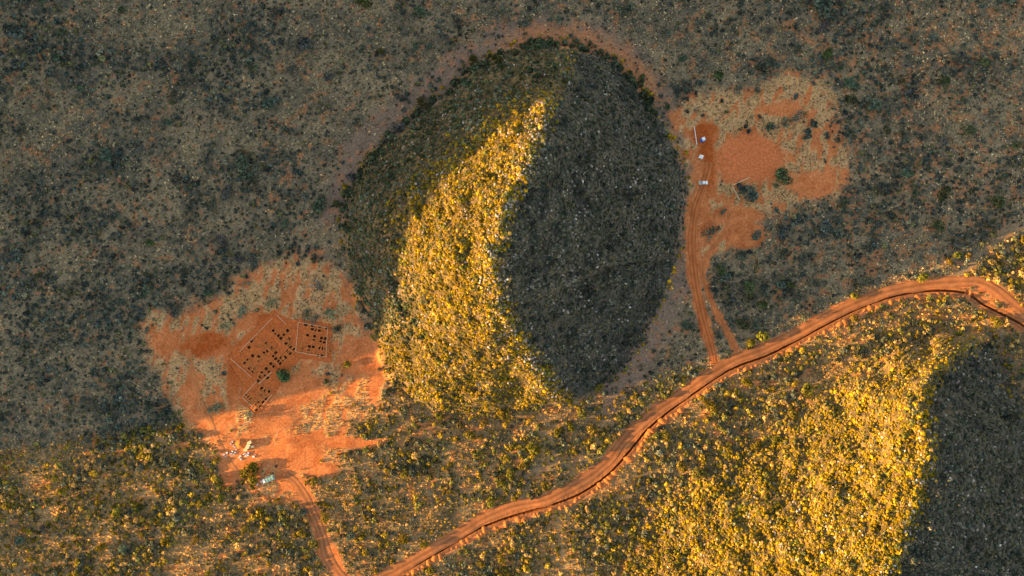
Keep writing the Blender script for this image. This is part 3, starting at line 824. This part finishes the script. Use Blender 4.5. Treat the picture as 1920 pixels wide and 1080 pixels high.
def crown_mesh(name, seed, n, leaf, mat, lobes=4, h=.8, spread=.55, z0=.12, fill=.35, nn=.55):
    rng = np.random.default_rng(seed)
    L = [(np.zeros(3) + (0, 0, h * .45), rng.uniform(.55, .7))]
    for i in range(lobes):
        a = rng.uniform(0, 6.28); r = spread * rng.uniform(.7, 1.1)
        L.append((np.array((r * math.cos(a), r * math.sin(a), h * rng.uniform(.25, .7))), rng.uniform(.28, .5)))
    w = np.array([q[1] ** 2 for q in L]); w /= w.sum()
    pick = rng.choice(len(L), n, p=w)
    d = rng.normal(size=(n, 3)); d /= np.linalg.norm(d, axis=1)[:, None]
    d[:, 2] = np.where(d[:, 2] < -.3, -d[:, 2], d[:, 2])
    rad = 1 - fill * rng.uniform(0, 1, n) ** 1.5
    C = np.array([q[0] for q in L])[pick]; rr = np.array([q[1] for q in L])[pick]
    p = C + d * (rr * rad)[:, None] * (1, 1, h)
    p[:, 2] = np.maximum(p[:, 2], z0 * rng.uniform(.6, 1.5, n))
    v, f, lv = quads(p, d + rng.normal(size=(n, 3)) * nn, leaf, rng)
    lobe = rng.uniform(.6, 1.45, len(L)); lv = lv * np.repeat(lobe[pick], 4)
    return mesh_np(name, v, f, mat, False, {"lv": ('FLOAT', lv)})

def trunk_mesh(seed, h=.55):
    rng = random.Random(seed); bm = bmesh.new()
    def limb(a, b, r0, r1):
        d = b - a; m = Matrix.Translation((a + b) / 2) @ d.to_track_quat('Z', 'Y').to_matrix().to_4x4()
        bmesh.ops.create_cone(bm, cap_ends=True, segments=6, radius1=r0, radius2=r1, depth=d.length * 1.04, matrix=m)
    fork = Vector((rng.uniform(-.05, .05), rng.uniform(-.05, .05), h * .35))
    limb(Vector((0, 0, -.08)), fork, .07, .05)
    for i in range(5):
        a = i * 1.256 + rng.uniform(-.4, .4); r = rng.uniform(.3, .6)
        e = Vector((r * math.cos(a), r * math.sin(a), h * rng.uniform(.8, 1.3)))
        mid = fork.lerp(e, .5) + Vector((0, 0, -.05)); limb(fork, mid, .045, .03); limb(mid, e, .03, .012)
    return bm_mesh("trunk", bm, M_BARK)

CROWN = [crown_mesh("crown", 100 + i, 420, .115, M_LEAF, lobes=5 + i % 3, h=.85, spread=.6) for i in range(6)]
CROWN_OPEN = [crown_mesh("crown", 120 + i, 230, .10, M_LEAF, lobes=6, h=.75, spread=.65, fill=.8) for i in range(4)]
TRUNK = [trunk_mesh(s) for s in range(4)]

# plants one can point to: (u, v, radius in photo px, kind)
KIND = {  # name, category, colour, words
 'd': ("bush", "bush", (.088, .110, .085), "dark blue-green bush"),
 'n': ("bush", "bush", (.075, .098, .045), "fresh green bush"),
 'o': ("bush", "bush", (.085, .090, .030), "olive green bush"),
 'g': ("bush", "bush", (.190, .195, .145), "pale grey-green bush"),
 'y': ("bush", "bush", (.170, .140, .025), "golden yellow-green bush"),
 's': ("bush", "bush", (.330, .240, .110), "straw coloured bush"),
}
TREES = [(680,580,17,'d',"dark green tree at the foot of the hill, right of the left clearing"),
 (530,703,18,'n',"round dark tree standing alone on the pad beside the footing pits"),
 (470,880,20,'y',"bulky yellow-green tree between the rubble and the covered truck"),
 (474,898,13,'y',"smaller yellow-green tree touching the bulky one beside the covered truck"),
 (1465,335,19,'n',"round green tree standing alone in the right clearing"),
 (1404,360,19,'d',"dark grey-green tree tucked below the corner of two timber rails"),
 (1327,437,16,'d',"dark tree standing between the two red tracks"),
 (1173,20,20,'d',"largest dark tree at the top edge above the hill"),
 (603,383,18,'d',"large dark tree left of the hill on the plain"),
 (747,243,18,'d',"dark tree at the upper left foot of the hill"),
 (1514,733,17,'y',"golden tree below the road casting a long shadow up the slope"),
 (1865,601,12,'y',"bright yellow tree beside the trench at the right edge"),
 (759,890,10,'y',"yellow tree with a dark hollow beside it south of the hill"),
 (520,24,17,'d',"dark tree near the top edge on the left plain"),
 (1541,22,27,'d',"widest dark tree clump at the top edge on the right"),
 (405,768,16,'g',"pale grey tree left of the lower pit block on sunlit soil"),
 (466,781,13,'g',"pale grey tree just below the lower pit block")]
BUSH = """d 33 67 22|d 80 9 11|d 117 62 11|d 107 112 10|d 152 112 9|d 180 120 10|d 572 88 18|d 547 133 11|d 617 143 13|d 507 197 14|d 473 127 14|d 473 83 16|d 363 120 12|d 353 157 14|d 327 180 13
d 475 322 20|d 455 308 18|d 317 233 12|d 157 313 16|d 200 293 16|d 67 160 10|d 93 180 9|d 153 167 8|d 40 247 12|n 230 20 8|n 633 382 9|g 563 357 11|d 538 423 11|d 417 453 13|d 473 488 16|d 450 487 10
d 423 523 11|d 393 550 10|d 277 547 14|d 227 563 16|d 247 610 14|d 330 583 12|d 400 387 13|d 357 390 10|d 427 360 14|d 457 357 9|d 217 403 10|d 140 437 8|n 283 457 9|d 37 480 14|d 67 450 14|d 343 510 9
g 595 532 14|g 457 587 14|g 425 613 11|g 575 590 13|g 590 596 11|g 623 590 14|d 633 617 12|g 510 570 12|y 652 685 10|y 413 935 9|y 590 902 10|g 570 30 10|o 682 7 14|d 783 23 13|d 857 42 12|d 680 93 10|o 713 95 8
d 777 87 10|d 803 87 8|o 887 117 14|o 930 113 13|g 937 23 12|g 1013 20 12|d 983 47 9|g 1047 37 10|o 793 197 14|o 693 290 10|d 660 335 13|d 873 160 12|d 720 267 12|d 1335 96 8|d 1433 120 19|d 1495 92 11|g 1382 168 11
n 1344 143 12|d 1286 154 9|d 1288 171 9|d 1420 169 8|d 1279 111 9|d 1185 175 17|n 1203 150 10|d 1367 40 10|d 1442 58 9|n 1224 210 9|d 1326 32 9|d 1252 64 9|d 1541 48 15|n 1552 103 12|d 1642 39 11|d 1653 17 11
d 1594 162 16|n 1594 188 13|d 1574 129 9|n 1843 120 11|d 1791 118 12|d 1889 5 14|d 1747 72 9|d 1701 175 12|n 1767 151 11|d 1636 197 16|d 1710 74 9|n 1767 364 16|n 1867 376 14|d 1767 266 10|d 1653 351 13|d 1607 360 10
d 1712 360 11|d 1773 308 12|d 1841 417 16|n 1758 423 15|d 1544 423 14|d 1579 384 13|n 1662 244 9|d 1625 299 11|d 1697 329 13|d 1881 329 10|d 1640 430 9|d 1594 248 13|d 1690 250 12|n 1817 244 12|n 1905 275 10
g 1495 222 15|g 1470 232 11|d 1440 238 11|d 1388 352 10|g 1355 395 8|d 1387 481 13|n 1351 505 11|d 1358 521 12|d 1418 442 11|d 1462 442 12|d 1467 476 14|d 1509 484 13|d 1527 530 10|n 1480 533 10|d 1462 535 11|n 1405 538 15
d 1428 553 13|n 1426 572 12|n 1390 610 14|d 1415 608 11|d 1345 628 12|y 1428 632 13|y 1405 644 11|d 1623 525 11|d 1602 533 13|d 1286 613 12|d 1496 561 11|d 1506 595 11|y 1602 556 9|d 774 884 12|y 881 816 12|y 955 890 12
y 943 905 9|y 919 939 11|y 1026 911 12|y 999 843 14|y 981 873 12|y 795 1022 9|y 759 1009 11|s 810 967 9|y 611 967 12|d 570 961 11|y 824 781 10|d 762 769 12|y 949 778 12|o 863 798 10|y 907 792 10|y 1044 810 10|d 688 920 9
d 658 1003 10|d 706 1006 10|d 570 1050 10|y 807 1068 9|y 940 1044 11|y 1123 728 10|y 1109 806 13|y 1250 816 12|y 1332 757 14|y 1382 735 9|y 1417 834 12|y 1452 823 12|y 1276 876 12|o 1308 883 14|y 1399 716 12|y 1484 774 13
s 1447 746 10|y 1598 596 10|y 1728 519 11|y 1794 480 9|y 1778 490 8|y 1814 478 8|d 197 809 14|d 165 823 11|d 180 767 16|d 218 763 13|d 278 770 13|d 305 777 10|y 222 957 12|y 192 1024 12|y 370 1010 9|d 81 992 10|d 359 996 11
d 335 925 11|d 39 1010 11|d 440 1038 11|d 232 1027 12|d 155 1045 9|d 264 876 9|y 116 922 9|y 106 897 8|y 458 992 9|y 391 1073 9|d 306 753 9|o 1090 775 12|d 1105 765 10|y 1070 800 10|n 1250 200 7|s 655 955 9"""
labels_used = set()
zone_list = []
def zone_words(u, v):
    if sdist(np.array(u * 1.), np.array(v * 1.), CLEAR_L) > 0: return "in the left clearing"
    if sdist(np.array(u * 1.), np.array(v * 1.), CLEAR_R) > 0: return "in the right clearing"
    if sdist(np.array(u * 1.), np.array(v * 1.), HILL1) > 0: return "on the middle hill"
    if sdist(np.array(u * 1.), np.array(v * 1.), HILL2) > 0: return "on the lower right hill"
    if float(seg_dist(np.array(u * 1.), np.array(v * 1.), ROAD)[0]) < 34: return "beside the dirt road"
    if south(np.array(u * 1.), np.array(v * 1.)) > .5: return "on the sunlit plain"
    return "on the shaded plain"
def pct_label(words, u, v, extra=""):
    base = "%s %s, " % (words, zone_words(u, v))
    for fmt in ("%.0f", "%.1f"):
        lab = base + (fmt + " percent across, " + fmt + " percent down") % (u / 19.2, v / 10.8)
        if lab not in labels_used: break
    labels_used.add(lab); return lab

ind_pos = []
rng = random.Random(77)
def plant(u, v, rp, kind, label=None, name=None, cat=None):
    nm, ct, colr, words = KIND[kind]
    r = rp * S
    z = float(ground(u, v)); x, y = unproj(u, v, z)
    root = empty(name or nm, (float(x), float(y), z - .05), rng.uniform(0, 6.28), r)
    hs = rng.uniform(.85, 1.1) * (1.0 if rp < 16 else .85); root.scale = (r, r, r * hs)
    open_ = kind in 'gs' or (kind == 'd' and rng.random() < .6)
    cm = rng.choice(CROWN_OPEN if open_ else CROWN)
    c_ = link("crown", cm, root); j = [rng.uniform(.85, 1.15) for _ in range(3)]; b = rng.uniform(.85, 1.2)
    c_.color = (colr[0] * b * j[0], colr[1] * b * j[1], colr[2] * b * j[2], 1)
    link("trunk", rng.choice(TRUNK), root)
    big = "large " if rp >= 14 else ("small " if rp < 10 else "")
    tag(root, label or pct_label(big + words, u, v), cat or ct, None if label else words.replace("bush", "bushes") + " " + zone_words(u, v))
    ind_pos.append((u, v, rp))
for (u, v, rp, k_, lab) in TREES: plant(u, v, rp, k_, lab, "tree", "tree")
for tok in BUSH.replace("\n", "|").split("|"):
    k_, u, v, rp = tok.split(); plant(float(u), float(v), float(rp), k_)

# ------------------------------------------------------------------ scattered stuff (far too many to count)
def source_collection(name, meshes):
    c_ = bpy.data.collections.new(name)
    for i, m in enumerate(meshes):
        c_.objects.link(bpy.data.objects.new("%s_source" % name, m))
    return c_

def scatter(name, pos, rot, scl, tint, vi, coll, label, cat):
    me = mesh_np(name, pos, np.zeros((0, 4)), None, False,
                 {"rotz": ('FLOAT_VECTOR', np.stack([rot * 0, rot * 0, rot], -1)), "scl": ('FLOAT_VECTOR', scl), "tint": ('FLOAT_COLOR', tint), "vi": ('INT', vi)})
    o = link(name, me)
    g = bpy.data.node_groups.new(name + "_scatter", 'GeometryNodeTree')
    g.interface.new_socket("Geometry", in_out='INPUT', socket_type='NodeSocketGeometry')
    g.interface.new_socket("Geometry", in_out='OUTPUT', socket_type='NodeSocketGeometry')
    gi = g.nodes.new("NodeGroupInput"); go = g.nodes.new("NodeGroupOutput")
    m2p = g.nodes.new("GeometryNodeMeshToPoints")
    iop = g.nodes.new("GeometryNodeInstanceOnPoints")
    ci = g.nodes.new("GeometryNodeCollectionInfo"); ci.inputs[0].default_value = coll
    ci.inputs["Separate Children"].default_value = True; ci.inputs["Reset Children"].default_value = True
    def na(nm, dt):
        q = g.nodes.new("GeometryNodeInputNamedAttribute"); q.data_type = dt; q.inputs[0].default_value = nm; return q.outputs[0]
    g.links.new(gi.outputs[0], m2p.inputs[0]); g.links.new(m2p.outputs[0], iop.inputs["Points"])
    g.links.new(ci.outputs[0], iop.inputs["Instance"])
    iop.inputs["Pick Instance"].default_value = True
    g.links.new(na("vi", 'INT'), iop.inputs["Instance Index"])
    g.links.new(na("rotz", 'FLOAT_VECTOR'), iop.inputs["Rotation"])
    g.links.new(na("scl", 'FLOAT_VECTOR'), iop.inputs["Scale"])
    g.links.new(iop.outputs[0], go.inputs[0])
    md = o.modifiers.new("scatter", 'NODES'); md.node_group = g
    tag(o, label, cat, kind="stuff")
    return o

def jgrid(cell, seed, lo=(-198, -198), hi=(2116, 1276)):
    rng = np.random.default_rng(seed)
    u, v = np.meshgrid(np.arange(lo[0], hi[0], cell), np.arange(lo[1], hi[1], cell))
    u = (u + rng.uniform(0, cell, u.shape)).ravel(); v = (v + rng.uniform(0, cell, v.shape)).ravel()
    return u, v, rng

def fields(u, v):
    i1 = sdist(u, v, HILL1); i2 = sdist(u, v, HILL2)
    ml, mr_ = clear_masks(u, v)
    return dict(i1=i1, i2=i2, clear=np.maximum(ml, mr_), hard=hardbare(u, v), soft=softbare(u, v), ring=ring(u, v, i1),
                hill=np.maximum(sm(-2, 8, i1), sm(-10, 70, i2)), patch=patch(u, v), south=south(u, v))

def clear_of_plants(u, v, pad=.75):
    ok = np.ones(len(u), bool)
    for (a, b, r_) in ind_pos: ok &= np.hypot(u - a, v - b) > r_ * pad
    return ok

def world_pos(u, v, dz=0.0):
    z = ground(u, v); x, y = unproj(u, v, z)
    return np.stack([x, y, z + dz], -1)

def choose(rng, n, table, probs):
    t = np.array(table)[rng.choice(len(table), n, p=probs)]
    return t

# --- bushes
BUSHM = [crown_mesh("scrub", 200 + i, 84, .24, M_LEAFS, lobes=3, h=.85, spread=.5, z0=.08, fill=.3, nn=.32) for i in range(8)]
scrub_coll = source_collection("scrub", BUSHM)
u1, v1, nrg = jgrid(6.2, 1); h1 = np.maximum(sm(-14, 12, sdist(u1, v1, HILL1) + wob(u1, v1, 10)), sm(-10, 70, sdist(u1, v1, HILL2)))
k1_ = nrg.uniform(size=len(u1)) >= h1
u2, v2, nrg = jgrid(4.2, 6); h2 = np.maximum(sm(-14, 12, sdist(u2, v2, HILL1) + wob(u2, v2, 10)), sm(-10, 70, sdist(u2, v2, HILL2)))
k2_ = nrg.uniform(size=len(u2)) < h2
u = np.concatenate([u1[k1_], u2[k2_]]); v = np.concatenate([v1[k1_], v2[k2_]]); onhill = np.arange(len(u)) >= k1_.sum()
F = fields(u, v)
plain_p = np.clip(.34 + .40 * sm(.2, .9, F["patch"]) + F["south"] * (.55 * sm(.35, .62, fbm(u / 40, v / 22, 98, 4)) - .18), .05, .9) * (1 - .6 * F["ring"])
dens = np.where(onhill, 1, plain_p * (1 - F["clear"] * .93)) * np.where(onhill, (.74 + .22 * sm(.35, .55, fbm(u / 14, v / 14, 93, 3))), 1)
dens = dens * (1 - F["hard"]) * (1 - .8 * F["soft"])
keep = (nrg.uniform(size=len(u)) < dens) & clear_of_plants(u, v)
u, v, hm = u[keep], v[keep], onhill[keep]; F = {k_: q[keep] for k_, q in F.items()}; n = len(u)
es = east_shade(u, v)
hillc = choose(nrg, n, [(.36,.235,.016),(.29,.215,.018),(.17,.165,.03),(.16,.16,.07),(.44,.29,.075)], [.38,.24,.14,.12,.12])  # sunward hill scrub, golden light put into the tints
shadec = choose(nrg, n, [(.090,.097,.070),(.155,.145,.115),(.12,.115,.065),(.05,.068,.055)], [.35,.3,.15,.2])  # eastern faces in shade, darkened through the scrub colour
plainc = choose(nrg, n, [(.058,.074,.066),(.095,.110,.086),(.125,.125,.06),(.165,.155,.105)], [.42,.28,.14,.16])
southc = choose(nrg, n, [(.25,.175,.024),(.14,.13,.035),(.095,.10,.07),(.36,.24,.09)], [.27,.24,.32,.17])  # lit plain scrub, sunlit gold put into the tints
tint = np.where(hm[:, None], np.where((es > nrg.uniform(size=n))[:, None], shadec, hillc), np.where((F["south"] > nrg.uniform(size=n))[:, None], southc, plainc))
nw_shade = hm * (F["i1"] > 0) * np.maximum(sm(200, 150, v), sm(135, 60, F["i1"]) * sm(680, 580, v)) * (1 - es)  # shaded north-west flank, its shade painted as darker greener scrub
green = choose(nrg, n, [(.088,.112,.066),(.12,.14,.095),(.06,.085,.04),(.19,.19,.135),(.14,.145,.055)], [.3,.25,.2,.12,.13]) * nrg.uniform(.7, 1.3, (n, 1))  # scrub tints with the flank's shade worked in
tint = np.where((nw_shade > nrg.uniform(size=n))[:, None], green, tint)
foot = (F["i1"] > -4) & (F["i1"] < 14 * nrg.uniform(.4, 1, n)) & ((v < 430) & (u < 1230)) & (nrg.uniform(size=n) < .6)
tint = np.where(foot[:, None], np.array((.06, .078, .045)), tint)
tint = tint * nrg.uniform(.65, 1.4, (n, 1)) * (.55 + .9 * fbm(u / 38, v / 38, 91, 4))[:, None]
rad = np.where(foot, nrg.uniform(1.2, 2.4, n), 1) * np.where(hm, nrg.uniform(.5, 1.12, n), nrg.uniform(.45, 1.25, n) * (.75 + .6 * F["patch"]) * (1 + .3 * F["south"])) * nrg.choice([.7, .85, 1, 1, 1.25, 1.6], n)
sc = np.stack([rad * nrg.uniform(.85, 1.15, n), rad * nrg.uniform(.85, 1.15, n), rad * nrg.uniform(.7, 1.1, n)], -1)
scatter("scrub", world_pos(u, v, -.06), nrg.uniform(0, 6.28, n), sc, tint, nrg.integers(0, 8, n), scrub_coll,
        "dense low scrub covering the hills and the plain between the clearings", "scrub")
print("scrub", n)

# --- dry grass
def tuft_mesh(seed):
    rng = np.random.default_rng(seed); n = 16
    a = rng.uniform(0, 6.28, n); r = rng.uniform(.1, .75, n)
    base = np.stack([r * .4 * np.cos(a), r * .4 * np.sin(a), np.zeros(n)], -1)
    tip = np.stack([r * 1.25 * np.cos(a), r * 1.25 * np.sin(a), rng.uniform(.35, .95, n)], -1)
    w = np.stack([-np.sin(a), np.cos(a), a * 0], -1) * rng.uniform(.10, .22, (n, 1))
    v = np.stack([base - w, base + w, tip + w * .5, tip - w * .5], 1).reshape(-1, 3)
    return mesh_np("dry_grass", v, np.arange(4 * n).reshape(n, 4), M_LEAFS, False, {"lv": ('FLOAT', np.repeat(rng.uniform(.7, 1.3, n), 4))})
grass_coll = source_collection("dry_grass", [tuft_mesh(s) for s in range(5)])
u, v, nrg = jgrid(3.3, 2)
F = fields(u, v)
st = straw_mask(u, v)
dens = (.72 - .40 * F["patch"]) * (1 - F["clear"]) + F["clear"] * st * .8
dens = dens * (1 - .55 * F["hill"]) * (1 - .7 * east_shade(u, v)) * (1 - F["hard"]) * (1 - .75 * F["soft"]) * (1 - .75 * F["ring"])
keep = nrg.uniform(size=len(u)) < dens
u, v = u[keep], v[keep]; F = {k_: q[keep] for k_, q in F.items()}; n = len(u)
tint = choose(nrg, n, [(.43,.35,.20),(.31,.27,.17),(.21,.19,.125),(.60,.50,.31)], [.35,.3,.2,.15])
tint = tint * (.65 + .7 * fbm(u / 50, v / 50, 95, 3))[:, None] * nrg.uniform(.45, 1.65, (n, 1))
tint = np.where((F["clear"] > .5)[:, None], np.clip(tint * 1.2, .18, .55) * np.array((1.12, .95, .74)), tint)
hm = F["hill"] > .5
tint = np.where(hm[:, None], tint * np.array((1.0, .85, .5)), tint)
rad = nrg.uniform(.32, .85, n); sc = np.stack([rad, rad, rad * nrg.uniform(.6, 1.2, n)], -1)
tint = np.where((F["south"] > .5)[:, None] & ~hm[:, None], tint * np.array((1.35, 1.05, .6)), tint)  # sunlight painted into the grass colour on the lit plain
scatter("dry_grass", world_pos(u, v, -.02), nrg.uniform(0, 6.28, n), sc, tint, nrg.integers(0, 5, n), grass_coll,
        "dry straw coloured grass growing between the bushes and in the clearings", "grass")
print("grass", n)

# --- stones on the hills
rock_coll = source_collection("hill_stones", [rock_mesh(300 + s, "hill_stone", M_ROCKS, 1, .3, (1, .75, .65)) for s in range(4)])
for m in [o_.data for o_ in rock_coll.objects]:
    at = m.attributes.new("lv", 'FLOAT', 'POINT'); at.data.foreach_set("value", np.ones(len(m.vertices), np.float32))
u, v, nrg = jgrid(4.5, 3)
i1 = sdist(u, v, HILL1); i2 = sdist(u, v, HILL2)
dr, _ = seg_dist(u, v, RIDGE1); dr2, _ = seg_dist(u, v, RIDGE2)
hillm = np.maximum(sm(0, 40, i1), sm(20, 120, i2))
cl = sm(.52, .72, fbm(u / 18, v / 30, 97, 3))
dens = hillm * (.012 + .15 * cl + .40 * np.exp(-(dr / 22) ** 2) * (v > 190) + .10 * np.exp(-(dr2 / 30) ** 2))
keep = nrg.uniform(size=len(u)) < dens
u, v = u[keep], v[keep]; n = len(u)
tint = choose(nrg, n, [(.42,.36,.34),(.36,.30,.27),(.30,.25,.22),(.50,.44,.43)], [.3,.3,.25,.15]) * nrg.uniform(.8, 1.15, (n, 1))
rad = nrg.uniform(.35, .95, n)
scatter("hill_stones", world_pos(u, v, 0.05), nrg.uniform(0, 6.28, n), np.stack([rad, rad, rad * nrg.uniform(.7, 1.4, n)], -1), tint, nrg.integers(0, 4, n), rock_coll,
        "pale loose stones showing between the bushes on both hills", "stones")
print("stones", n)
